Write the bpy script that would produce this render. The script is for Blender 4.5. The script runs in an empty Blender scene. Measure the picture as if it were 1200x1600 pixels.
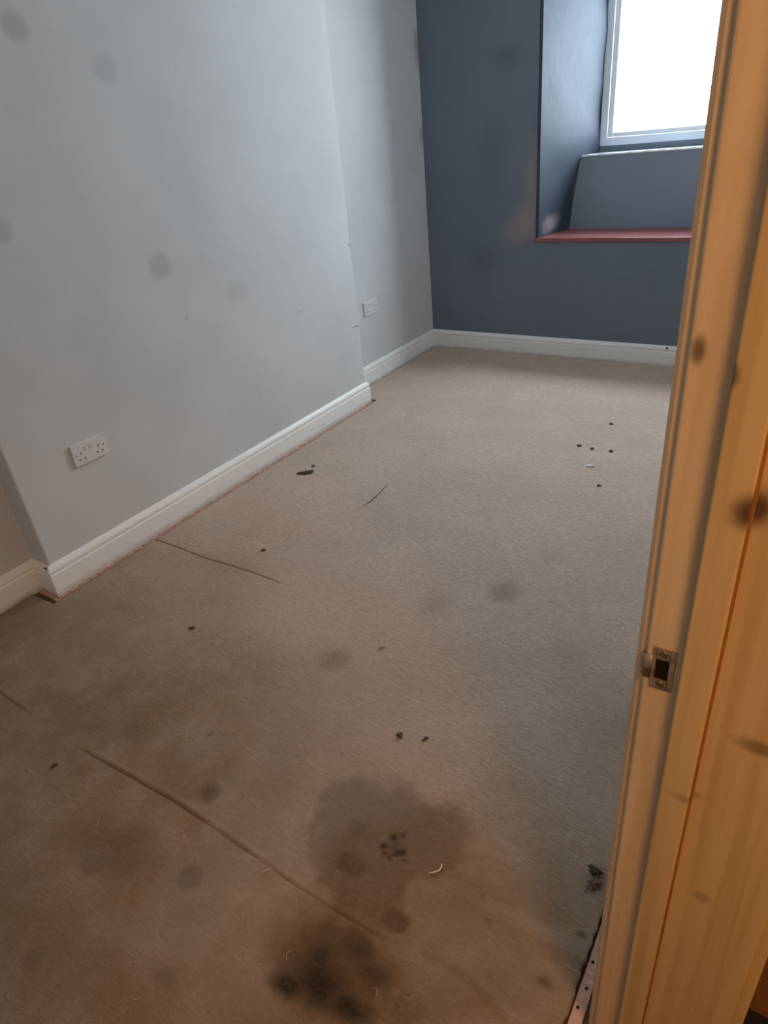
import bpy, bmesh, math, random
import numpy as np
from mathutils import Vector, Matrix
random.seed(7); np.random.seed(7)
S = bpy.context.scene
C = S.collection

# ------------------------------------------------------------------ camera
cam = bpy.data.cameras.new('camera')
cam.sensor_fit = 'HORIZONTAL'; cam.sensor_width = 36.0
cam.lens = 36.0 * 1034.35 / 1200.0
cam.clip_start = 0.02; cam.clip_end = 100
camo = bpy.data.objects.new('camera', cam); C.objects.link(camo)
pitch, yaw, roll = -.5201, .6231, -.1052
cy, sy = math.cos(yaw), math.sin(yaw)
fwd = Vector((-sy*math.cos(pitch), cy*math.cos(pitch), math.sin(pitch)))
rt = Vector((cy, sy, 0)); up = rt.cross(fwd)
r2 = math.cos(roll)*rt + math.sin(roll)*up
u2 = -math.sin(roll)*rt + math.cos(roll)*up
m = Matrix((r2, u2, -fwd)).transposed().to_4x4(); m.translation = (2.2281, 0, 1.3995)
camo.matrix_world = m
S.camera = camo

# ------------------------------------------------------------------ sky, lamps, exposure
w = bpy.data.worlds.new('overcast_sky'); S.world = w; w.use_nodes = True
bg = w.node_tree.nodes['Background']
bg.inputs[0].default_value = (.79, .905, 1.0, 1); bg.inputs[1].default_value = 27.5   # even overcast sky

def area_light(name, loc, rot, sx, sy_, power, col, portal=False):
    l = bpy.data.lights.new(name, 'AREA'); l.shape = 'RECTANGLE'; l.size = sx; l.size_y = sy_
    l.energy = power; l.color = col
    o = bpy.data.objects.new(name, l); o.location = loc; o.rotation_euler = rot; C.objects.link(o)
    if portal: l.cycles.is_portal = True
    return o
area_light('window_portal', (1.33, 4.815, 1.68), (-math.pi/2, 0, 0), 1.10, 1.0, 1, (1, 1, 1), portal=True)
area_light('hall_ceiling_lamp', (2.95, -.25, 2.36), (0, 0, 0), .5, .5, 27, (1.0, .54, .22))

vs = S.view_settings
vs.view_transform = 'Standard'; vs.look = 'None'; vs.gamma = 1; vs.use_curve_mapping = False
vs.exposure = 0.0
S.cycles.use_denoising = True
S.cycles.max_bounces = 10; S.cycles.diffuse_bounces = 7
S.cycles.sample_clamp_indirect = 12

# ------------------------------------------------------------------ helpers
def tag(o, label=None, cat=None, group=None, kind=None):
    if label: o['label'] = label
    if cat: o['category'] = cat
    if group: o['group'] = group
    if kind: o['kind'] = kind
    return o
def empty(name, loc, rot=(0, 0, 0)):
    o = bpy.data.objects.new(name, None); o.location = loc; o.rotation_euler = rot
    o.empty_display_size = .05; C.objects.link(o); return o
def obj(name, bm, mat, parent=None, smooth=False, bevel=0, seg=2):
    me = bpy.data.meshes.new(name); bm.to_mesh(me); bm.free()
    o = bpy.data.objects.new(name, me); C.objects.link(o)
    for x in (mat if isinstance(mat, (list, tuple)) else [mat]): me.materials.append(x)
    if smooth:
        for p in me.polygons: p.use_smooth = True
    if parent: o.parent = parent
    if bevel:
        b = o.modifiers.new('edge', 'BEVEL'); b.width = bevel; b.segments = seg; b.limit_method = 'ANGLE'
    return o
def add_box(bm, x0, x1, y0, y1, z0, z1):
    v = [bm.verts.new(p) for p in ((x0,y0,z0),(x1,y0,z0),(x1,y1,z0),(x0,y1,z0),(x0,y0,z1),(x1,y0,z1),(x1,y1,z1),(x0,y1,z1))]
    for f in ((3,2,1,0),(4,5,6,7),(0,1,5,4),(1,2,6,5),(2,3,7,6),(3,0,4,7)): bm.faces.new([v[i] for i in f])
    return v
def box(name, mat, b, parent=None, bevel=0, seg=2):
    bm = bmesh.new(); add_box(bm, *b); return obj(name, bm, mat, parent, False, bevel, seg)
def prism(bm, pts, z0, z1):            # closed outline (ccw) raised from z0 to z1
    a = [bm.verts.new((x, y, z0)) for x, y in pts]; b = [bm.verts.new((x, y, z1)) for x, y in pts]
    n = len(pts)
    for i in range(n): bm.faces.new((a[i], a[(i+1) % n], b[(i+1) % n], b[i]))
    bm.faces.new(a[::-1]); bm.faces.new(b)
def sweep(bm, a, b, prof, out, m0=0, m1=0):
    """profile (depth, height) run from a to b on the floor; out = unit vector into the room; m0, m1 mitre the ends"""
    a, b, out = Vector(a), Vector(b), Vector(out); d = (b-a).normalized()
    A = [bm.verts.new((*(a + out*p - d*(p*m0)), z)) for p, z in prof]
    B = [bm.verts.new((*(b + out*p + d*(p*m1)), z)) for p, z in prof]
    n = len(prof)
    for i in range(n): bm.faces.new((A[i], A[(i+1) % n], B[(i+1) % n], B[i]))
    bm.faces.new(A[::-1]); bm.faces.new(B)
    bmesh.ops.recalc_face_normals(bm, faces=bm.faces)

class NT:
    def __init__(s, name, rough=.6, spec=.3):
        s.m = bpy.data.materials.new(name); s.m.use_nodes = True; s.t = s.m.node_tree
        s.b = s.t.nodes['Principled BSDF']; s.b.inputs['Roughness'].default_value = rough
        s.b.inputs['Specular IOR Level'].default_value = spec
        s.pos = s.n('ShaderNodeTexCoord').outputs['Object']
    def n(s, t, **k):
        x = s.t.nodes.new(t)
        for a, v in k.items(): setattr(x, a, v)
        return x
    def put(s, sock, v):
        if hasattr(v, 'is_output'): s.t.links.new(v, sock)
        else: sock.default_value = v
    def math(s, op, a, b=0.0, clamp=False):
        x = s.n('ShaderNodeMath', operation=op, use_clamp=clamp); s.put(x.inputs[0], a); s.put(x.inputs[1], b); return x.outputs[0]
    def vec(s, op, a, b):
        x = s.n('ShaderNodeVectorMath', operation=op); s.put(x.inputs[0], a); s.put(x.inputs[1], b); return x.outputs[0]
    def noise(s, scale, detail=3, rough=.5, sc=(1, 1, 1), off=(0, 0, 0), dist=0):
        v = s.vec('MULTIPLY', s.pos, sc); v = s.vec('ADD', v, off)
        x = s.n('ShaderNodeTexNoise'); s.t.links.new(v, x.inputs['Vector'])
        x.inputs['Scale'].default_value = scale; x.inputs['Detail'].default_value = detail
        x.inputs['Roughness'].default_value = rough; x.inputs['Distortion'].default_value = dist
        return x.outputs['Fac']
    def ramp(s, f, a, b, lo=0.0, hi=1.0, smooth=True):
        x = s.n('ShaderNodeMapRange', interpolation_type='SMOOTHSTEP' if smooth else 'LINEAR')
        s.put(x.inputs['Value'], f)
        for k, v in zip(('From Min', 'From Max', 'To Min', 'To Max'), (a, b, lo, hi)): x.inputs[k].default_value = v
        return x.outputs[0]
    def mix(s, f, a, b, mode='MIX'):
        x = s.n('ShaderNodeMix', data_type='RGBA', blend_type=mode); s.put(x.inputs[0], f)
        for i, v in ((6, a), (7, b)):
            if isinstance(v, tuple): v = (*v, 1) if len(v) == 3 else v
            s.put(x.inputs[i], v)
        return x.outputs[2]
    def blob(s, c, r, soft=.5, amount=1.0, wob=.25, wscale=14.0):
        v = s.vec('SUBTRACT', s.pos, c); v = s.vec('DIVIDE', v, r)
        x = s.n('ShaderNodeVectorMath', operation='LENGTH'); s.put(x.inputs[0], v); d = x.outputs['Value']
        if wob:
            nz = s.noise(wscale, 3, .6); d = s.math('ADD', d, s.math('MULTIPLY', s.math('SUBTRACT', nz, .5), wob*2))
        return s.ramp(d, 1-soft, 1+soft*.4, amount, 0.0)
    def attr(s, name):
        return s.n('ShaderNodeAttribute', attribute_name=name).outputs['Fac']
    def bump(s, h, strength, dist=.005):
        x = s.n('ShaderNodeBump'); s.put(x.inputs['Height'], h); x.inputs['Strength'].default_value = strength
        x.inputs['Distance'].default_value = dist; s.t.links.new(x.outputs[0], s.b.inputs['Normal'])
    def col(s, c): s.put(s.b.inputs['Base Color'], (*c, 1) if isinstance(c, tuple) and len(c) == 3 else c); return s.m

# ------------------------------------------------------------------ materials
def plaster(name, base, dark, marks=(), bump=.25, rough=.75):
    k = NT(name, rough, .2)
    c = k.mix(k.ramp(k.noise(2.2, 4, .6), .35, .75, 0, 1), base, dark)
    for ctr, r, soft, amt, colr, wob in marks: c = k.mix(k.blob(ctr, r, soft, amt, wob), c, colr)
    h = k.math('ADD', k.math('MULTIPLY', k.noise(5, 3), 1.2), k.math('MULTIPLY', k.noise(160, 3, .6), .10))
    k.bump(h, bump, .012); return k.col(c)

g = (.30, .30, .30)
SM = .055   # radius of lens-dirt spots, painted on the chimney breast as grey marks
white_marks = [((-.018, 1.487, 1.775), (.3, .052, .046), .6, .42, g, .1), ((-.018, 1.776, 1.673), (.3, .060, .048), .6, .28, g, .1),
    ((-.018, 1.803, 1.023), (.3, .062, .055), .6, .40, g, .1), ((-.018, 2.181, .834), (.3, .075, .055), .6, .16, g, .1),
    ((-.018, 1.227, 1.239), (.3, .045, .050), .6, .35, g, .1), ((-.018, 1.873, .802), (.3, .014, .011), .7, .45, g, .2),
    ((-.018, 3.04, .458), (.3, .035, .005), .5, .75, (.15, .15, .15), .3), ((-.018, 3.070, .886), (.3, .012, .011), .5, .7, (.15, .15, .15), .2),
    ((-.018, 2.583, .653), (.3, .03, .006), .6, .3, g, .3), ((-.018, 2.75, .47), (.3, .10, .03), .9, .08, g, .4),
    ((-.187, 4.195, 1.81), (.2, .030, .11), .6, .6, (.36, .24, .14), .3), ((-.187, 4.195, 1.36), (.2, .022, .06), .6, .5, (.33, .24, .16), .3),
    ((-.128, .60, .30), (.05, .5, .45), .9, .10, (.6, .42, .30), .3)]
M_white = plaster('white_wall_paint', (.62, .62, .615), (.57, .57, .565), white_marks, .22)
M_ceil = plaster('ceiling_paint', (.7, .7, .69), (.65, .65, .64))
pk = (.36, .27, .25)
dark_marks = [((.50, 4.21, .83), (.085, .3, .11), 1.1, .75, pk, .5), ((.545, 4.21, 1.02), (.055, .3, .28), 1.1, .5, pk, .5),
    ((.42, 4.21, .76), (.09, .3, .08), 1.1, .45, pk, .5), ((.573, 4.2, .735), (.02, .2, .02), .6, .5, pk, .4),
    ((.22, 4.21, .60), (.11, .3, .09), 1.2, .28, (.035, .037, .042), .2), ((.40, 4.21, 1.70), (.10, .3, .07), .9, .3, (.05, .055, .06), .2),
    ((.30, 4.21, 1.2), (.12, .3, .25), .9, .2, (.05, .055, .065), .5)]
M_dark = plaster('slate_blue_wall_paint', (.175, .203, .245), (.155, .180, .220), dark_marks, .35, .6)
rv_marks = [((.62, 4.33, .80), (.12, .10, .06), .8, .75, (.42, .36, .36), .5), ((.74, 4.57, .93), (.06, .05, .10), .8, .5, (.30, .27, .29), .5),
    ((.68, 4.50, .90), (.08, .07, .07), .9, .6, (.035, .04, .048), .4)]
M_reveal = plaster('slate_blue_reveal_dimmed', (.060, .076, .100), (.052, .067, .090), rv_marks, .35, .55)  # slate wall paint darkened here to offset the strong window light

M_apron = plaster('slate_blue_apron_glare', (.28, .33, .40), (.25, .30, .365), (), .35, .55)  # slate wall paint lightened here, window glare put into the colour
k = NT('white_gloss_paint', .38, .4)
c = k.mix(k.ramp(k.noise(9, 4, .7, (1, 1, 3)), .52, .8, 0, .55), (.88, .86, .82), (.68, .63, .57))
c = k.mix(k.ramp(k.noise(45, 2, .5, (1, 1, 1.5)), .73, .80, 0, .5), c, (.22, .20, .18))
z = k.n('ShaderNodeSeparateXYZ'); k.t.links.new(k.pos, z.inputs[0])
c = k.mix(k.math('MULTIPLY', k.ramp(z.outputs[2], .022, .0, 0, .7), k.noise(20, 3)), c, (.40, .30, .22))
k.bump(k.noise(60, 3), .06, .003); M_skirt = k.col(c)

def pine(name, base, late, knots=(), rough=.42, seed=0.0, grime=.3):
    k = NT(name, rough, .35)
    ring = k.noise(1.0, 3, .55, (38, 38, 1.3), (seed, 0, 0), .6)
    fine = k.noise(1.0, 3, .6, (240, 240, 6), (0, seed, 0))
    c = k.mix(k.ramp(ring, .40, .66, 0, .75), base, late)
    c = k.mix(k.ramp(fine, .45, .75, 0, .30), c, late)
    c = k.mix(k.ramp(k.noise(3.0, 4, .65, (1, 1, .7), (seed, 3, 1)), .52, .78, 0, grime), c, (.20, .115, .055))
    for p, r, a in knots: c = k.mix(k.blob(p, r, .7, a, .18, 30), c, (.085, .036, .012))
    k.bump(k.math('ADD', ring, fine), .06, .003); return k.col(c)
M_pine = pine('orange_varnished_pine', (.55, .385, .195), (.44, .285, .12),
    [((2.205, .585, 1.085), (.020, .05, .022), .95), ((2.258, .585, .806), (.028, .05, .012), .6), ((2.172, .573, 1.205), (.006, .05, .012), .7),
     ((2.245, .585, 1.19), (.010, .05, .012), .4), ((2.24, .585, .52), (.012, .05, .012), .35), ((2.20, .585, .70), (.02, .05, .008), .35)])
M_pine2 = pine('worn_brown_pine', (.64, .475, .30), (.53, .37, .215),
    [((2.142, .585, 1.22), (.007, .05, .014), .8)], .40, 4.2, .35)
k = NT('dark_shadow_line', .5, .3); M_line = k.col(k.mix(k.noise(1, 3, .6, (1, 1, 14)), (.24, .105, .032), (.34, .17, .06)))  # dark tone stands in for shade beside the door stop
k = NT('brass_steel', .38, .5); k.b.inputs['Metallic'].default_value = .85
M_plate = k.col(k.mix(k.ramp(k.noise(60, 3), .4, .7), (.50, .40, .26), (.28, .20, .12)))
k = NT('screw_steel', .45, .5); k.b.inputs['Metallic'].default_value = .8; M_screw = k.col((.16, .12, .08))
k = NT('dark_hole', .9, 0); M_hole = k.col((.018, .011, .008))
k = NT('white_socket_plastic', .35, .45); M_sock = k.col(k.mix(k.ramp(k.noise(30, 2), .4, .8, 0, .4), (.70, .68, .67), (.60, .57, .55)))
k = NT('socket_slot', .8, .1); M_slot = k.col((.05, .04, .04))
k = NT('gripper_plywood', .8, .1)
c = k.mix(k.ramp(k.noise(1, 3, .6, (60, 10, 30)), .35, .7), (.56, .345, .265), (.47, .27, .20))
M_grip = k.col(k.mix(k.ramp(k.noise(90, 2), .62, .72, 0, .7), c, (.66, .52, .42)))
k = NT('red_sill_paint', .35, .4)
c = k.mix(k.ramp(k.noise(1, 2, .5, (60, 4, 4)), .45, .65, 0, .5), (.28, .100, .092), (.21, .072, .068))
k.bump(k.noise(1, 2, .5, (60, 4, 4)), .05, .004); M_red = k.col(c)
k = NT('white_upvc', .3, .45); M_upvc = k.col((.80, .81, .82))
k = NT('caulk_white', .6, .2); M_caulk = k.col((.82, .82, .80))
k = NT('subfloor_board', .9, .1); M_sub = k.col(k.mix(k.noise(8, 3), (.16, .10, .06), (.10, .06, .04)))
k = NT('hall_carpet_brown', .95, .05); k.bump(k.noise(250, 2), .5, .004); M_hall = k.col(k.mix(k.noise(70, 3), (.16, .075, .03), (.10, .045, .018)))
k = NT('black_rubber', .8, .2); M_black = k.col((.012, .011, .011))
k = NT('window_glass', .0, .5)
k.t.nodes.remove(k.b)
lp = k.n('ShaderNodeBsdfTransparent'); gl = k.n('ShaderNodeBsdfGlossy'); gl.inputs['Roughness'].default_value = .02
mx = k.n('ShaderNodeMixShader'); mx.inputs[0].default_value = .04
k.t.links.new(lp.outputs[0], mx.inputs[1]); k.t.links.new(gl.outputs[0], mx.inputs[2])
k.t.links.new(mx.outputs[0], k.t.nodes['Material Output'].inputs[0]); M_glass = k.m
def flat(name, c, rough=.8):
    k = NT(name, rough, .15); return k.col(k.mix(k.noise(120, 2), c, tuple(x*.7 for x in c)))
M_crumb = flat('dark_dirt', (.105, .078, .060)); M_fluff = flat('pale_fibre', (.62, .54, .44)); M_chip = flat('white_plaster_chip', (.95, .93, .88))
M_thread = flat('brown_thread', (.14, .09, .065)); M_moss = flat('dark_green_tuft', (.075, .048, .020)); M_pinkbit = flat('pinkish_crumb', (.55, .42, .34))

# carpet
k = NT('worn_beige_carpet', .95, .08)
base = k.mix(k.ramp(k.noise(3.2, 4, .6), .3, .7), (.85, .665, .535), (.77, .59, .465))
rib = k.noise(1, 5, .68, (42, 120, 30), dist=.9)
tuft = k.noise(300, 3, .7)
fleck = k.noise(95, 4, .7)
base = k.mix(k.ramp(rib, .34, .62, .45, 0), base, (.40, .31, .25))
base = k.mix(k.ramp(tuft, .35, .65, .30, 0), base, (.36, .28, .215))
base = k.mix(k.ramp(tuft, .62, .78, 0, .25), base, (.80, .68, .57))
base = k.mix(k.ramp(fleck, .60, .72, 0, .30), base, (.24, .17, .12))
base = k.mix(k.ramp(fleck, .36, .28, 0, .30), base, (.70, .60, .50))
light_falloff = k.math('MULTIPLY', k.attr('light_falloff'), k.ramp(k.noise(9, 4, .65), .2, .7, .7, 1.0))
base = k.mix(light_falloff, base, (.255, .155, .080))  # brown tint painted in for weaker light, not a carpet colour
br = k.math('MULTIPLY', k.attr('brown'), k.ramp(k.noise(55, 3, .6), .1, .7, .75, 1.0))
base = k.mix(br, base, (.125, .070, .032))
bk = k.math('MULTIPLY', k.attr('black'), k.ramp(k.noise(110, 3, .65), .25, .6, .75, 1.0))
base = k.mix(bk, base, (.030, .021, .014))
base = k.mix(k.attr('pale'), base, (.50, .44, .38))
h = k.math('ADD', k.math('MULTIPLY', rib, 1.0), k.math('MULTIPLY', tuft, .8))
k.bump(h, .85, .008); M_carpet = k.col(base)

# ------------------------------------------------------------------ room shell
WX, ZC = 2.137, 2.42       # right wall face, ceiling height
BY = 4.213                 # back wall face
def struct(o): o['kind'] = 'structure'; return o
struct(box('floor', M_sub, (-.40, 3.9, -1.6, 4.95, -.12, -.010)))
struct(box('ceiling', M_ceil, (-.40, 3.9, -1.6, 4.95, ZC, ZC+.12)))
bm = bmesh.new()
prism(bm, [(-.40, -.45), (-.128, -.45), (-.128, .970), (-.018, .970), (-.018, 3.075), (-.187, 3.075), (-.187, 4.95), (-.40, 4.95)], -.010, ZC)
struct(obj('wall_left', bm, M_white, None, False, .006, 3))
struct(box('wall_front', M_white, (-.128, WX, -.45, -.262, -.010, ZC)))

# back wall with a deep splayed window recess
RX0, RX1, SZ, RH = .597, 2.05, .712, 2.20
bm = bmesh.new()
for b in ((-.187, RX0, BY, 4.80, -.01, ZC), (RX1, 3.9, BY, 4.80, -.01, ZC), (RX0, RX1, BY, 4.80, -.01, SZ), (RX0, RX1, BY, 4.80, RH, ZC)): add_box(bm, *b)
wb = struct(obj('wall_back', bm, M_dark))
def hexa(bm, q):       # eight corners: bottom four, top four
    v = [bm.verts.new(p) for p in q]
    for f in ((3,2,1,0),(4,5,6,7),(0,1,5,4),(1,2,6,5),(2,3,7,6),(3,0,4,7)): bm.faces.new([v[i] for i in f])
    bmesh.ops.recalc_face_normals(bm, faces=bm.faces)
WY = 4.70              # window plane
bm = bmesh.new()       # left splay: rough plaster cheek
nz_, ny_ = 22, 10
def cheek(y, z, side):
    t = (y-BY)/(WY+.06-BY); zz = min(max((z-SZ)/.45, 0), 1)
    far = .795+.02*zz if z > SZ+.44 else .715+.085*zz
    x = RX0 + .004 + (far-RX0)*t
    x += .006*math.sin(z*9+y*5) * t + .004*math.sin(z*23+y*17)*t
    return x if side == 0 else RX0+RX1-x
for side in (0, 1):
    gr = [[bm.verts.new((cheek(BY+.0+(WY+.06-BY)*j/ny_, SZ+(RH-SZ)*i/nz_, side), BY+.0+(WY+.06-BY)*j/ny_, SZ+(RH-SZ)*i/nz_)) for j in range(ny_+1)] for i in range(nz_+1)]
    xo = RX0-.001 if side == 0 else RX1+.001
    bk_ = [[bm.verts.new((xo, BY+.0+(WY+.06-BY)*j/ny_, SZ+(RH-SZ)*i/nz_)) for j in (0, ny_)] for i in (0, nz_)]
    for i in range(nz_):
        for j in range(ny_): bm.faces.new((gr[i][j], gr[i][j+1], gr[i+1][j+1], gr[i+1][j]))
bmesh.ops.recalc_face_normals(bm, faces=bm.faces)
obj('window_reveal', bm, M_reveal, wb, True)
bm = bmesh.new()       # block of masonry below the window, inside the recess
hexa(bm, [(.55, 4.555, SZ-.01), (2.08, 4.555, SZ-.01), (2.08, 4.80, SZ-.01), (.55, 4.80, SZ-.01),
          (.55, 4.548, 1.158), (2.08, 4.548, 1.158), (2.08, 4.80, 1.158), (.55, 4.80, 1.158)])
obj('window_apron', bm, M_apron, wb, False, .012, 3)
bm = bmesh.new()
for i in range(50):
    x = .745+.023*i
    t = .003+.0015*math.sin(i*1.7)+.001*random.random()
    if i < 4: t *= .6
    hexa(bm, [(x, 4.543, 1.150), (x+.0235, 4.543, 1.150), (x+.0235, 4.553, 1.150), (x, 4.553, 1.150),
              (x, 4.545, 1.156+t), (x+.0235, 4.545, 1.156+t), (x+.0235, 4.556, 1.156+t), (x, 4.556, 1.156+t)])
o = obj('paint_ridge', bm, M_caulk, wb); o['label'] = 'thin white unpainted line along the ledge below the window'
bm = bmesh.new()       # dark plaster bead down the recess corner
add_box(bm, RX0-.016, RX0+.004, BY-.004, BY+.010, SZ+.01, RH)
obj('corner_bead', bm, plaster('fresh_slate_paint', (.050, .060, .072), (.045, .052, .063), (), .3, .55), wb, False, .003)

# the red-painted board on the recess floor
bm = bmesh.new(); add_box(bm, .575, 2.08, BY-.012, 4.56, SZ, .737)
struct(obj('trim_1', bm, M_red, None, False, .004, 2))

# window: frame, sash bead and pane
win = struct(empty('window_1', (1.2, WY, 1.19)))
def wpart(name, boxes, mat, bevel=0):
    bm = bmesh.new()
    for b in boxes: add_box(bm, b[0]-1.2, b[1]-1.2, b[2]-WY, b[3]-WY, b[4]-1.19, b[5]-1.19)
    return obj(name, bm, mat, win, False, bevel)
FX0, FX1, FZ0, FZ1 = .795, 1.855, 1.192, 2.17
fr_ = wpart('window_frame', [(FX0, FX0+.045, WY, WY+.07, FZ0, FZ1), (FX1-.045, FX1, WY, WY+.07, FZ0, FZ1), (FX0+.045, FX1-.045, WY, WY+.07, FZ0, FZ0+.045), (FX0+.045, FX1-.045, WY, WY+.07, FZ1-.045, FZ1)], M_upvc, .004)
a, b_, c0, c1 = FX0+.046, FX1-.046, FZ0+.046, FZ1-.046
wpart('sash', [(a, a+.030, WY+.012, WY+.055, c0, c1), (b_-.030, b_, WY+.012, WY+.055, c0, c1), (a+.030, b_-.030, WY+.012, WY+.055, c0, c0+.025), (a+.030, b_-.030, WY+.012, WY+.055, c1-.025, c1)], M_upvc, .005)
wpart('pane', [(a+.028, b_-.028, WY+.030, WY+.036, c0+.023, c1-.023)], M_glass)
wpart('sub_sill', [(.70, 1.95, WY+.005, WY+.10, 1.158, 1.192)], plaster('grey_sub_sill', (.20, .22, .25), (.17, .19, .22)))
# closing masonry round the window, so daylight comes only through the glass
bm = bmesh.new()
add_box(bm, RX0, FX0+.002, WY+.03, 4.80, SZ, RH); add_box(bm, FX1-.002, RX1, WY+.03, 4.80, SZ, RH); add_box(bm, FX0, FX1, WY+.03, 4.80, FZ1-.002, RH)
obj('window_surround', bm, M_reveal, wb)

# right wall with the doorway the camera stands in
JY, NY, DH, HX = .585, -.185, 2.00, 2.312
bm = bmesh.new()
for b in ((WX, HX, JY+.028, 4.213, -.01, ZC), (WX, HX, -1.6, NY-.028, -.01, ZC), (WX, HX, NY-.028, JY+.028, DH+.028, ZC)): add_box(bm, *b)
struct(obj('wall_right', bm, M_white))
struct(box('wall_hall', M_white, (3.45, 3.9, -1.6, 4.213, -.01, ZC)))
bm = bmesh.new(); add_box(bm, HX, 3.45, -1.6, -1.45, -.01, ZC); add_box(bm, HX, 3.45, 2.6, 2.75, -.01, ZC)
struct(obj('wall_hall_end', bm, M_white))

# ------------------------------------------------------------------ skirting boards
PR = [(0, -.010), (.018, -.010), (.018, .080), (.0165, .084), (.0135, .086), (.0135, .088), (.0165, .091), (.0172, .098), (.015, .106), (.0105, .113), (.006, .118), (.0, .1205)]
bl = struct(empty('baseboard_left', (0, 0, 0)))
def skirt(a, b, out, m0=0, m1=0, parent=None, name='skirting_board'):
    bm = bmesh.new(); sweep(bm, a, b, PR, out, m0, m1); o = obj(name, bm, M_skirt, parent); return o
skirt((-.128, -.26), (-.128, .970), (1, 0), 0, -1, bl)
skirt((-.128, .970), (-.018, .970), (0, -1), -1, 1, bl)
skirt((-.018, .970), (-.018, 3.075), (1, 0), 1, 1, bl)
skirt((-.018, 3.075), (-.187, 3.075), (0, 1), 1, -1, bl)
skirt((-.187, 3.075), (-.187, BY), (1, 0), -1, -1, bl)
bb = struct(empty('baseboard_back', (0, BY, 0)))
bm = bmesh.new(); sweep(bm, (-.187, 0), (WX, 0), PR, (0, -1), -1, -1); obj('skirting_board', bm, M_skirt, bb)
bm = bmesh.new(); bmesh.ops.create_icosphere(bm, subdivisions=2, radius=.006)
for v in bm.verts: v.co = Vector((1.435+v.co.x*.9, v.co.y*.5-.0155, .109+v.co.z*1.7+.003*math.sin(v.co.x*900)))
o = obj('paint_chip', bm, M_crumb, bb); o['label'] = 'dark chip in the top edge of the white skirting'
bm = bmesh.new(); bmesh.ops.create_icosphere(bm, subdivisions=2, radius=.006)
for v in bm.verts: v.co = Vector((v.co.x-.020, v.co.y*.5+.955, .116+v.co.z*.9))
obj('paint_chip', bm, M_crumb, bl)
br_ = struct(empty('baseboard_right', (WX, 0, 0)))
bm = bmesh.new(); sweep(bm, (0, BY), (0, .71), PR, (-1, 0), -1, 0); obj('skirting_board', bm, M_skirt, br_)
bf = struct(empty('baseboard_front', (0, -.262, 0)))
bm = bmesh.new(); sweep(bm, (WX-.03, 0), (-.128, 0), PR, (0, 1), 0, -1); obj('skirting_board', bm, M_skirt, bf)

# ------------------------------------------------------------------ door frame
dr = struct(empty('door_1', (2.225, .2, 0)))
def dpart(name, boxes, mat, bevel=.002, mats=None):
    bm = bmesh.new()
    for b in boxes: add_box(bm, b[0]-2.225, b[1]-2.225, b[2]-.2, b[3]-.2, b[4], b[5])
    return obj(name, bm, mat, dr, False, bevel, 3)
E1, E2 = 2.1715, 2.2035
# the materials use object coordinates, so shift frame parts' meshes back to world by keeping the empty at the origin
dr.location = (0, 0, 0)
def dpart(name, boxes, mat, bevel=.002, seg=3, parent=dr):
    bm = bmesh.new()
    for b in boxes: add_box(bm, *b)
    return obj(name, bm, mat, parent, False, bevel, seg)
# jamb the photograph shows: rebate strip and lining board
dpart('rebate_strip', [(2.1335, E1+.012, JY, JY+.028, -.01, DH)], M_pine2, .004)
dpart('lining', [(E1+.012, HX-.0005, JY, JY+.028, -.01, DH)], M_pine, .003)
st = dpart('door_stop', [(E1, E2, JY-.012, JY, -.01, DH-.012)], M_pine, .0025)
dpart('shadow_line', [(E2-.0004, E2+.0030, JY-.0009, JY+.001, -.01, DH-.012)], M_line, .0004)  # thin strip added as the shadow line along the stop
# near jamb and head
dpart('rebate_strip', [(2.1335, E1+.012, NY-.028, NY, -.01, DH)], M_pine2, .004)
dpart('lining', [(E1+.012, HX-.0005, NY-.028, NY, -.01, DH)], M_pine, .003)
dpart('door_stop', [(E1, E2, NY, NY+.012, -.01, DH-.012)], M_pine, .0025)
dpart('head_lining', [(2.1335, HX-.0005, NY-.028, JY+.028, DH, DH+.028)], M_pine, .003)
dpart('head_stop', [(E1, E2, NY, JY, DH-.012, DH)], M_pine, .0025)
# moulded architraves
def architrave(x0, sgn, y0, y1, z1, mat, horizontal=False):
    # profile across the width: (distance from opening, thickness)
    pf = [(0, 0), (0, .009), (.003, .0135), (.008, .0145), (.012, .0135), (.030, .0145), (.050, .0130), (.058, .010), (.062, .0075), (.065, 0)]
    bm = bmesh.new(); d = 1 if y1 > y0 else -1
    if horizontal:
        A = [bm.verts.new((x0+sgn*t, y0, z1+w)) for w, t in pf]; B = [bm.verts.new((x0+sgn*t, y1, z1+w)) for w, t in pf]
    else:
        A = [bm.verts.new((x0+sgn*t, y0+d*w, -.01)) for w, t in pf]; B = [bm.verts.new((x0+sgn*t, y0+d*w, z1)) for w, t in pf]
    n = len(pf)
    for i in range(n): bm.faces.new((A[i], A[(i+1) % n], B[(i+1) % n], B[i]))
    bm.faces.new(A); bm.faces.new(B); bmesh.ops.recalc_face_normals(bm, faces=bm.faces)
    return obj('architrave', bm, mat, dr)
for x0, sg, mt in ((WX, -1, M_pine2), (HX, 1, M_pine)):
    architrave(x0, sg, JY+.006, JY+1, DH+.07, mt)
    architrave(x0, sg, NY-.006, NY-1, DH+.07, mt)
    architrave(x0, sg, NY-.07, JY+.07, DH+.006, mt, True)

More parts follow.
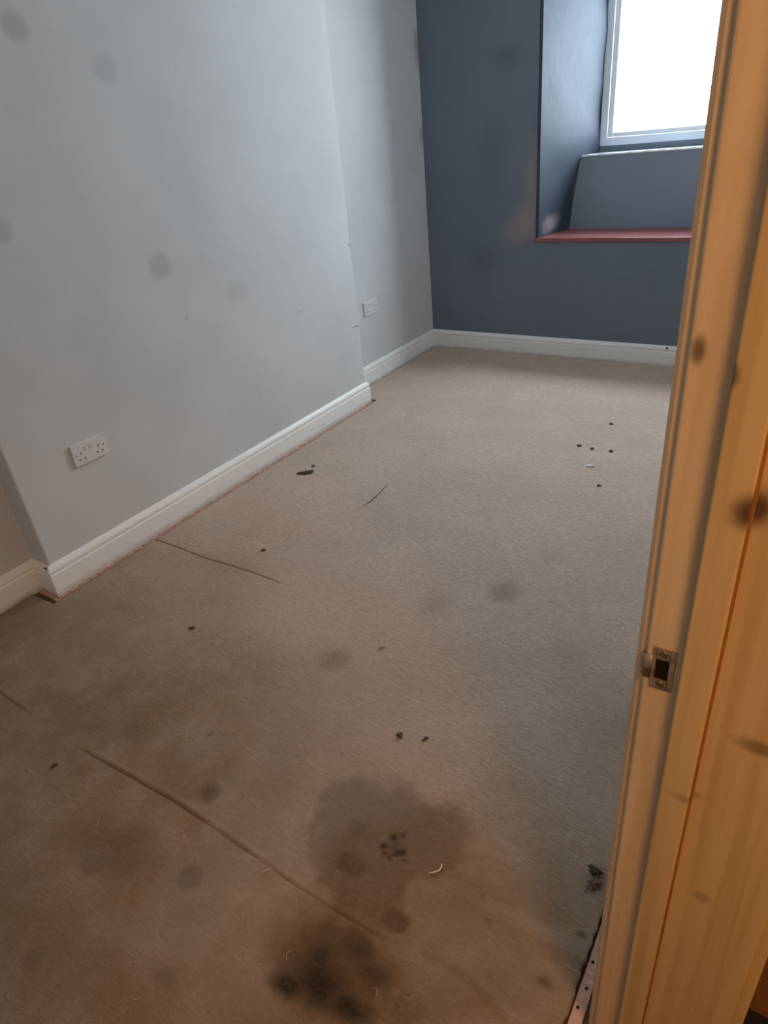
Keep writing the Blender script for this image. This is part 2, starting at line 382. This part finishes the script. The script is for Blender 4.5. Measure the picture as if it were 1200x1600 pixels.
# strike plate with its curved lip, latch hole and two screws
def strike():
    zc, h2 = .872, .0285
    x0, x1 = 2.1415, 2.1650
    hz0, hz1 = zc-.014, zc+.013          # the latch hole
    hx0, hx1 = 2.1455, 2.1590
    y = JY-.0016
    bm = bmesh.new()
    for b in ((x0, hx0, zc-h2, zc+h2), (hx1, x1, zc-h2, zc+h2), (hx0, hx1, hz1, zc+h2), (hx0, hx1, zc-h2, hz0)):
        add_box(bm, b[0], b[1], y, JY+.001, b[2], b[3])
    sp = obj('strike_plate', bm, M_plate, dr, False, .0006); sp['label'] = 'tarnished metal strike plate with curved lip on the door jamb'
    bm = bmesh.new()                     # lip: a curved tongue round the jamb corner
    pts = [(x0, y), (2.1365, y-.0008), (2.1335, y-.0002), (2.1312, y+.0022), (2.1300, y+.0062)]
    zz = ((zc-.016, zc+.017), (zc-.016, zc+.017), (zc-.015, zc+.016), (zc-.0145, zc+.0155), (zc-.013, zc+.014))
    lo, hi, lo2, hi2 = [], [], [], []
    for (px, py), (za, zb) in zip(pts, zz):
        lo.append(bm.verts.new((px, py, za))); hi.append(bm.verts.new((px, py, zb)))
        lo2.append(bm.verts.new((px+.0006, py+.0015, za))); hi2.append(bm.verts.new((px+.0006, py+.0015, zb)))
    for i in range(len(pts)-1):
        bm.faces.new((lo[i], hi[i], hi[i+1], lo[i+1])); bm.faces.new((lo2[i+1], hi2[i+1], hi2[i], lo2[i]))
        bm.faces.new((hi[i], hi2[i], hi2[i+1], hi[i+1])); bm.faces.new((lo[i+1], lo2[i+1], lo2[i], lo[i]))
    bm.faces.new((lo[-1], hi[-1], hi2[-1], lo2[-1])); bmesh.ops.recalc_face_normals(bm, faces=bm.faces)
    obj('lip', bm, M_plate, sp, True)
    bm = bmesh.new(); add_box(bm, hx0+.0002, hx1-.0002, JY-.0006, JY+.0004, hz0, hz1)
    obj('latch_hole', bm, M_hole, sp)
    for zs in (zc+.0215, zc-.0205):
        bm = bmesh.new()
        bmesh.ops.create_cone(bm, cap_ends=True, segments=20, radius1=.0046, radius2=.0036, depth=.0014)
        bmesh.ops.rotate(bm, verts=bm.verts, cent=(0, 0, 0), matrix=Matrix.Rotation(math.pi/2, 3, 'X'))
        bmesh.ops.translate(bm, verts=bm.verts, vec=(2.1523, y-.0005, zs))
        sc = obj('screw', bm, M_screw, sp)
strike()

# ------------------------------------------------------------------ sockets
def socket(loc, label, prot):
    """double wall socket, local x = along the wall, y = out of the wall (towards -y), z = up"""
    t = empty('wall_socket', loc, (0, 0, math.pi/2)); tag(t, label, 'socket', 'double wall sockets')
    W, H, D = .146, .086, prot
    bm = bmesh.new(); add_box(bm, 0, W, -D, 0, 0, H)
    o = obj('face_plate', bm, M_sock, t, False, .0035, 3)
    for x in (.056, .078):
        bm = bmesh.new()
        hexa(bm, [(x, -D-.0012, .046), (x+.012, -D-.0012, .046), (x+.012, -D+.002, .046), (x, -D+.002, .046),
                  (x, -D-.0034, .068), (x+.012, -D-.0034, .068), (x+.012, -D+.002, .068), (x, -D+.002, .068)])
        obj('switch', bm, M_sock, t, False, .0008)
    def slot(x, z, w, h):
        bm = bmesh.new(); add_box(bm, x-w/2, x+w/2, -D-.0004, -D+.002, z-h/2, z+h/2); obj('pin_hole', bm, M_slot, t)
    for x in (.0345, .1115):
        slot(x, .0475, .0042, .0082); slot(x-.011, .0245, .0070, .0042); slot(x+.011, .0245, .0070, .0042)
    for x in (.0135, .1325):
        bm = bmesh.new(); bmesh.ops.create_cone(bm, cap_ends=True, segments=16, radius1=.0032, radius2=.0028, depth=.0016)
        bmesh.ops.rotate(bm, verts=bm.verts, cent=(0, 0, 0), matrix=Matrix.Rotation(math.pi/2, 3, 'X'))
        bmesh.ops.translate(bm, verts=bm.verts, vec=(x, -D-.0003, .0435)); obj('screw', bm, M_screw, t)
    return t
socket((-.018, 1.195, .419), 'white double wall socket at the near end of the chimney breast, above the left skirting', .0095)
socket((-.187, 3.367, .417), 'white double wall socket in the far alcove beside the dark wall', .0095)

# ------------------------------------------------------------------ carpet
def vnoise(x, y, f, seed):
    rs = np.random.RandomState(seed); T = rs.rand(256, 256)
    X, Y = x*f, y*f; xi = np.floor(X).astype(int); yi = np.floor(Y).astype(int); fx, fy = X-xi, Y-yi
    fx = fx*fx*(3-2*fx); fy = fy*fy*(3-2*fy); g_ = lambda a, b: T[a % 256, b % 256]
    return (g_(xi, yi)*(1-fx)+g_(xi+1, yi)*fx)*(1-fy)+(g_(xi, yi+1)*(1-fx)+g_(xi+1, yi+1)*fx)*fy
def fbm(x, y, f, seed, o=4):
    s = 0; a = .5
    for i in range(o): s = s+a*vnoise(x, y, f*2**i, seed+i); a *= .5
    return s
dx = .006
xs = np.arange(-.160, 2.0875, dx); ys = np.arange(-.236, 4.192, dx); ys = np.unique(np.round(np.concatenate([ys, np.arange(1.372, 1.412, .002), np.arange(.512, .578, .002)]), 4)); ys = ys[np.concatenate([[True], np.diff(ys) > .0011])]
X, Y = np.meshgrid(xs, ys, indexing='ij')
inside = ~(((X < -.100) & (Y < .93)) | ((X < .029) & (Y > .915) & (Y < 3.108)))
# stains and a few round lens-dirt spots: (x, y, rx, ry, softness, amount)
def stain(L, seed, wob=.55):
    out = np.zeros_like(X); n = fbm(X, Y, 9, seed)-.47; n2 = fbm(X, Y, 40, seed+9)-.47
    for x, y, rx, ry, soft, am in L:
        d = np.sqrt(((X-x)/rx)**2+((Y-y)/ry)**2) + wob*n*1.6 + .35*n2
        t = np.clip((1+soft*.5-d)/(soft*1.5), 0, 1); out = np.maximum(out, am*t*t*(3-2*t))
    return out
brown = stain([(1.60, .70, .165, .185, .25, .62), (1.72, .765, .105, .115, .35, .55), (1.69, .44, .17, .11, .5, .80), (1.575, .635, .055, .04, .6, .85), (1.545, .715, .05, .045, .7, .8),
    (1.735, .580, .045, .03, .6, .85), (1.70, .49, .07, .05, .6, .9), (1.16, .612, .034, .034, .4, .62), (1.28, .431, .032, .028, .4, .62),
    (1.056, .339, .035, .03, .6, .45), (1.157, 1.155, .06, .055, .7, .40), (1.476, 1.688, .06, .075, .7, .35), (1.124, .143, .03, .025, .6, .4),
    (1.392, .259, .035, .028, .6, .45), (1.30, 1.53, .07, .09, 1.1, .28), (1.08, .385, .14, .07, .9, .40), (.80, .65, .06, .05, .9, .4),
    (.70, .62, .05, .04, .9, .35), (2.031, .625, .02, .014, .7, .7), (2.063, .740, .012, .01, .7, .8), (1.75, .60, .3, .2, .9, .22),
    (.05, .80, .2, .12, .9, .30), (1.02, .75, .012, .012, .8, .7), (2.055, .865, .025, .035, .9, .45), (1.3, .2, .5, .2, .9, .18)], 11)  # the patch by the near alcove is shade painted brown
black = stain([(1.665, .410, .055, .040, 1.0, .92), (1.615, .375, .04, .022, 1.0, .9), (1.735, .405, .05, .022, 1.0, .85), (1.64, .445, .025, .035, 1.1, .75),
    (1.75, .475, .03, .02, .9, .45), (1.70, .50, .03, .02, .9, .4), (1.646, .752, .008, .012, .6, .55), (1.630, .734, .011, .011, .6, .85), (1.622, .707, .014, .012, .6, .85),
    (1.632, .693, .010, .008, .6, .7), (1.655, .706, .011, .012, .6, .85), (1.668, .715, .009, .011, .6, .9), (1.680, .700, .009, .006, .6, .7), (1.648, .690, .011, .008, .6, .7), (1.645, .718, .022, .022, .9, .4),
    (.25, 2.15, .040, .030, .5, .35), (1.864, .715, .008, .008, .6, .5), (1.895, .674, .012, .008, .6, .4)], 31)
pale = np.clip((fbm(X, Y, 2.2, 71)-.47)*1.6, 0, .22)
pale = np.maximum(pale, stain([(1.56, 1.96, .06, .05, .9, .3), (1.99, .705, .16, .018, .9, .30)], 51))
# dimmer light painted as a brown tint towards the door and left side
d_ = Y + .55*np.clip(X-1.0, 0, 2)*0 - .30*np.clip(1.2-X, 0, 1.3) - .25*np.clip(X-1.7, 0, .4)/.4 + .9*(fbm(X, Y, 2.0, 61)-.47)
light_falloff = np.clip((1.50-d_)/1.0, 0, 1); light_falloff = .85*light_falloff*light_falloff*(3-2*light_falloff)
Z = .0012*(fbm(X, Y, 4, 5)-.47)
# two seams across the carpet, a ruck by the door and a rolled edge
s1 = 1.392+.004*np.sin(X*14)+.004*(fbm(X, Y, 9, 3)-.47)
Z -= .0065*np.exp(-((Y-s1)/.0026)**2)*np.clip((.78-X)/.15, 0, 1)
s2 = .543+.014*(fbm(X, Y, 3, 4)-.47)+.006*np.sin(X*7)
on = np.clip(.20+2.6*(fbm(X, Y*0, 6, 8)-.40), 0, 1)
Z -= .0045*np.exp(-((Y-s2)/.0028)**2)*on
Z += .0030*np.exp(-((Y-s2-.009)/.006)**2)*on
s3 = .560-.06*(X-1.86)+.010*np.sin(X*21)
Z += .0040*np.exp(-((Y-s3)/.011)**2)*np.clip((X-1.80)/.06, 0, 1)*np.clip((2.06-X)/.05, 0, 1)
Z += .0070*np.exp(-((Y-.712)/.030)**2)*np.clip((X-1.84)/.10, 0, 1)
brown = np.maximum(brown, .45*np.exp(-((Y-s1+.002)/.003)**2)*np.clip((.78-X)/.15, 0, 1)); brown = np.maximum(brown, .33*np.exp(-((Y-s2)/.003)**2)*on)
# ragged cut edges
edge = .006*(vnoise(X, Y, 60, 91)-.5)
Xj = X + np.where((X > 2.078) | (X < .040), edge, 0); Yj = Y
idx = -np.ones(X.shape, int); idx[inside] = np.arange(inside.sum())
V = np.stack([Xj[inside], Yj[inside], Z[inside]], 1)
q = np.stack([idx[:-1, :-1], idx[1:, :-1], idx[1:, 1:], idx[:-1, 1:]], -1).reshape(-1, 4); q = q[(q >= 0).all(1)]
me = bpy.data.meshes.new('carpet')
me.vertices.add(len(V)); me.vertices.foreach_set('co', V.ravel().astype(np.float32))
me.loops.add(q.size); me.loops.foreach_set('vertex_index', q.ravel().astype(np.int32))
me.polygons.add(len(q)); me.polygons.foreach_set('loop_start', (np.arange(len(q))*4).astype(np.int32))
me.polygons.foreach_set('use_smooth', np.ones(len(q), bool))
me.update(); me.validate()
for nm, A in (('brown', brown), ('black', black), ('pale', pale), ('light_falloff', light_falloff)):
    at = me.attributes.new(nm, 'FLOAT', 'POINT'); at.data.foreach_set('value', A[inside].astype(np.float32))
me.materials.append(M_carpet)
co = bpy.data.objects.new('carpet', me); C.objects.link(co)
sd = co.modifiers.new('thick', 'SOLIDIFY'); sd.thickness = .0085; sd.offset = -1
tag(co, 'worn beige ribbed carpet with brown and black stains covering the whole room', 'carpet')

# gripper rods left bare along the carpet's edge
def gripper(a, b, label, wid=.022, nails=True, z=-.0100):
    a, b = Vector((*a, z)), Vector((*b, z)); d = b-a; L = d.length
    t = empty('carpet_gripper', a, (0, 0, math.atan2(d.y, d.x))); tag(t, label, 'carpet gripper')
    bm = bmesh.new(); add_box(bm, 0, L, -wid/2, wid/2, 0, .0062); obj('plywood_strip', bm, M_grip, t, False, .0012)
    n = max(2, int(L/.042)) if nails else 0
    base = None
    for i in range(n):
        if base is None:
            bm = bmesh.new(); bmesh.ops.create_cone(bm, cap_ends=True, segments=10, radius1=.0032, radius2=.0024, depth=.0016); base = o = obj('nail', bm, M_hole, t)
        else:
            o = base.copy(); C.objects.link(o); o.parent = t
        o.location = ((i+.5)*L/n+random.uniform(-.008, .008), random.uniform(-.2, .2)*wid, .0066)
    return t
gripper((2.1005, -.16), (2.1005, 1.36), 'pink plywood carpet gripper with dark nail holes beside the door jamb')
gripper((.0125, .93), (.0125, 2.02), 'thin pink carpet gripper below the chimney breast skirting, half nearer the left socket', .017)
gripper((.0125, 2.026), (.0125, 3.09), 'thin pink carpet gripper below the chimney breast skirting, half towards the dark wall', .017)
gripper((-.098, .941), (-.002, .941), 'short pink carpet gripper across the chimney breast return at the left edge', .016, False)

# ------------------------------------------------------------------ hall outside the door
bm = bmesh.new(); add_box(bm, HX+.02, 3.445, -1.44, 2.59, -.010, 0)
tag(obj('hall_carpet', bm, M_hall), 'dark brown carpet in the hall just outside the door frame', 'carpet')
bm = bmesh.new(); add_box(bm, 2.335, 2.95, .30, .7635, .0005, .008)
tag(obj('door_mat', bm, M_black, None, False, .002), 'black mat corner on brown hall floor at the lower right edge', 'mat')

# ------------------------------------------------------------------ bits lying on the carpet
def crumb(name, x, y, sx, sy_, sz, rot, mat, label, cat, seed=0):
    rs = random.Random(seed+int(x*1000)); bm = bmesh.new(); bmesh.ops.create_icosphere(bm, subdivisions=3, radius=1)
    ph = [rs.uniform(0, 6) for _ in range(6)]
    for v in bm.verts:
        a = math.atan2(v.co.y, v.co.x); f = 1+.22*math.sin(3*v.co.x+ph[0])*math.cos(2*v.co.y+ph[1])+.16*math.sin(3*a+ph[2])+.12*math.sin(5*a+ph[3])+.06*math.sin(9*a+ph[4])
        v.co = Vector((v.co.x*sx*f, v.co.y*sy_*f, v.co.z*sz*f))
    o = obj(name, bm, mat, None, True); o.location = (x, y, sz*.6); o.rotation_euler = (0, 0, rot)
    return tag(o, label, cat)
def strand(name, pts, rad, mat, label=None, cat=None, parent=None):
    bm = bmesh.new(); rings = []
    for i, p in enumerate(pts):
        p = Vector(p); d = (Vector(pts[min(i+1, len(pts)-1)])-Vector(pts[max(i-1, 0)])).normalized()
        s = d.cross(Vector((0, 0, 1))).normalized(); u = s.cross(d)
        r = rad*(.55 if i in (0, len(pts)-1) else 1)
        rings.append([bm.verts.new(p+(s*math.cos(a)+u*math.sin(a))*r) for a in [math.pi/3*j for j in range(6)]])
    for a, b in zip(rings, rings[1:]):
        for j in range(6): bm.faces.new((a[j], a[(j+1) % 6], b[(j+1) % 6], b[j]))
    bm.faces.new(rings[0][::-1]); bm.faces.new(rings[-1])
    o = obj(name, bm, mat, parent, True)
    if label: tag(o, label, cat)
    return o
crumb('dirt_clump', .247, 2.150, .040, .016, .006, .75, M_crumb, 'long dark dirt clump on carpet near the chimney breast skirting', 'debris')
crumb('dirt_crumb', .232, 2.222, .009, .008, .004, 0, M_crumb, 'tiny dark crumb just behind the long dirt clump near the skirting', 'debris')
crumb('dirt_crumb', .716, .464, .009, .006, .004, .9, M_crumb, 'small dark crumb on carpet near the left edge, low down', 'debris')
crumb('dirt_crumb', .623, 1.051, .011, .006, .004, .9, M_crumb, 'small dark crumb on carpet below the left socket', 'debris')
crumb('dirt_crumb', .521, 1.530, .010, .007, .004, .4, M_crumb, 'small dark crumb right of the short seam in the carpet', 'debris')
crumb('dirt_crumb', 1.490, .993, .008, .010, .005, .4, M_crumb, 'round dark crumb above the big brown carpet stain', 'debris')
crumb('dirt_sliver', 1.555, 1.016, .012, .004, .003, 1.2, M_crumb, 'thin dark sliver right of the round crumb above the brown stain', 'debris')
for x, y, l in ((1.335, 2.906, 'leftmost dark speck above the white chip on the carpet'), (1.401, 2.893, 'dark speck nearest above the white chip on the carpet'),
                (1.397, 3.214, 'dark speck farthest from the door, behind the white chip'), (1.49, 2.90, 'faint dark speck right of the others above the white chip')):
    crumb('dirt_speck', x, y, .009, .009, .005, 0, M_crumb, l, 'debris')
crumb('dirt_speck', 1.54, 2.55, .008, .008, .004, 0, M_crumb, 'dark speck in front of the white chip near the door jamb', 'debris')
crumb('white_chip', 1.449, 2.714, .018, .010, .005, .2, M_chip, 'small white plaster chip on the carpet left of the door jamb', 'debris')
crumb('pale_crumb', 1.257, 1.264, .008, .007, .005, .2, M_pinkbit, 'pale pinkish crumb in the middle of the carpet', 'debris')
strand('brown_thread', [(.690, 1.985, .002), (.700, 2.03, .003), (.697, 2.09, .003), (.690, 2.15, .003), (.684, 2.205, .002)], .0016, M_thread, 'long thin brown thread lying on carpet near the chimney breast', 'thread')
strand('white_sliver', [(1.741, .701, .002), (1.751, .708, .0035), (1.759, .716, .0045), (1.760, .726, .004), (1.757, .733, .003)], .0016, M_chip, 'curved white sliver beside the grey-black marks in the brown stain', 'debris')
t = empty('pale_fibre_wisp', (.967, .714, 0)); tag(t, 'pair of pale fibres sticking up from the carpet, upper left of dark spot', 'fibre')
strand('fibre', [(-.002, -.010, .001), (-.004, 0, .004), (-.009, .012, .005)], .0010, M_fluff, parent=t)
strand('fibre', [(.008, .001, .001), (.007, .010, .004), (.010, .021, .005)], .0010, M_fluff, parent=t)
strand('fibre', [(.0, -.010, .001), (.004, -.006, .004), (.006, .002, .005)], .0010, M_fluff, parent=t)
strand('pale_fibre', [(1.418, .512, .001), (1.420, .520, .005), (1.428, .530, .006), (1.432, .538, .004)], .0012, M_fluff, 'short pale fibre on the long seam left of the brown stain', 'fibre')
t = empty('green_tuft', (2.052, .865, 0)); tag(t, 'dark green-brown tuft of fluff on carpet against the door jamb', 'debris')
bm = bmesh.new(); bmesh.ops.create_icosphere(bm, subdivisions=2, radius=1)
for v in bm.verts:
    a = math.atan2(v.co.y, v.co.x); f = 1+.28*math.sin(3*a+.6)+.16*math.sin(7*a)
    v.co = Vector((v.co.x*.014*f-.006, v.co.y*.010*f+.016, v.co.z*.003+.001+.0012*math.sin(9*v.co.x)*math.cos(7*v.co.y)))
obj('clump', bm, M_moss, t, True)
for i in range(16):
    a = random.uniform(0, 6.28); x0, y0 = random.uniform(-.004, .012), random.uniform(-.03, .012)
    strand('fibre', [(x0, y0, .001), (x0+.006*math.cos(a), y0+.006*math.sin(a), .004), (x0+.013*math.cos(a+.6), y0+.013*math.sin(a+.6), .002)], .0009, M_moss, parent=t)

# pale lint shed over the carpet: far too much of it to count
bm = bmesh.new(); rl = random.Random(3)
for i in range(150):
    x, y = rl.uniform(.25, 2.03), rl.uniform(.05, 2.4)
    if x < 1.0 and y < .2: continue
    a = rl.uniform(0, 6.28); L = rl.uniform(.004, .012); wd = .00055
    p = [Vector((x, y, .0022)), Vector((x+L*math.cos(a), y+L*math.sin(a), .0042)), Vector((x+L*1.8*math.cos(a+.5), y+L*1.8*math.sin(a+.5), .0024))]
    n = Vector((-math.sin(a), math.cos(a), 0))*wd; ring = []
    for q_ in p: ring.append([bm.verts.new(q_+n), bm.verts.new(q_-n), bm.verts.new(q_+Vector((0, 0, wd*1.6)))])
    for A_, B_ in zip(ring, ring[1:]):
        for j in range(3): bm.faces.new((A_[j], A_[(j+1) % 3], B_[(j+1) % 3], B_[j]))
tag(obj('carpet_lint', bm, M_fluff), 'scattered pale lint fibres over the front half of the carpet', 'lint', None, 'stuff')
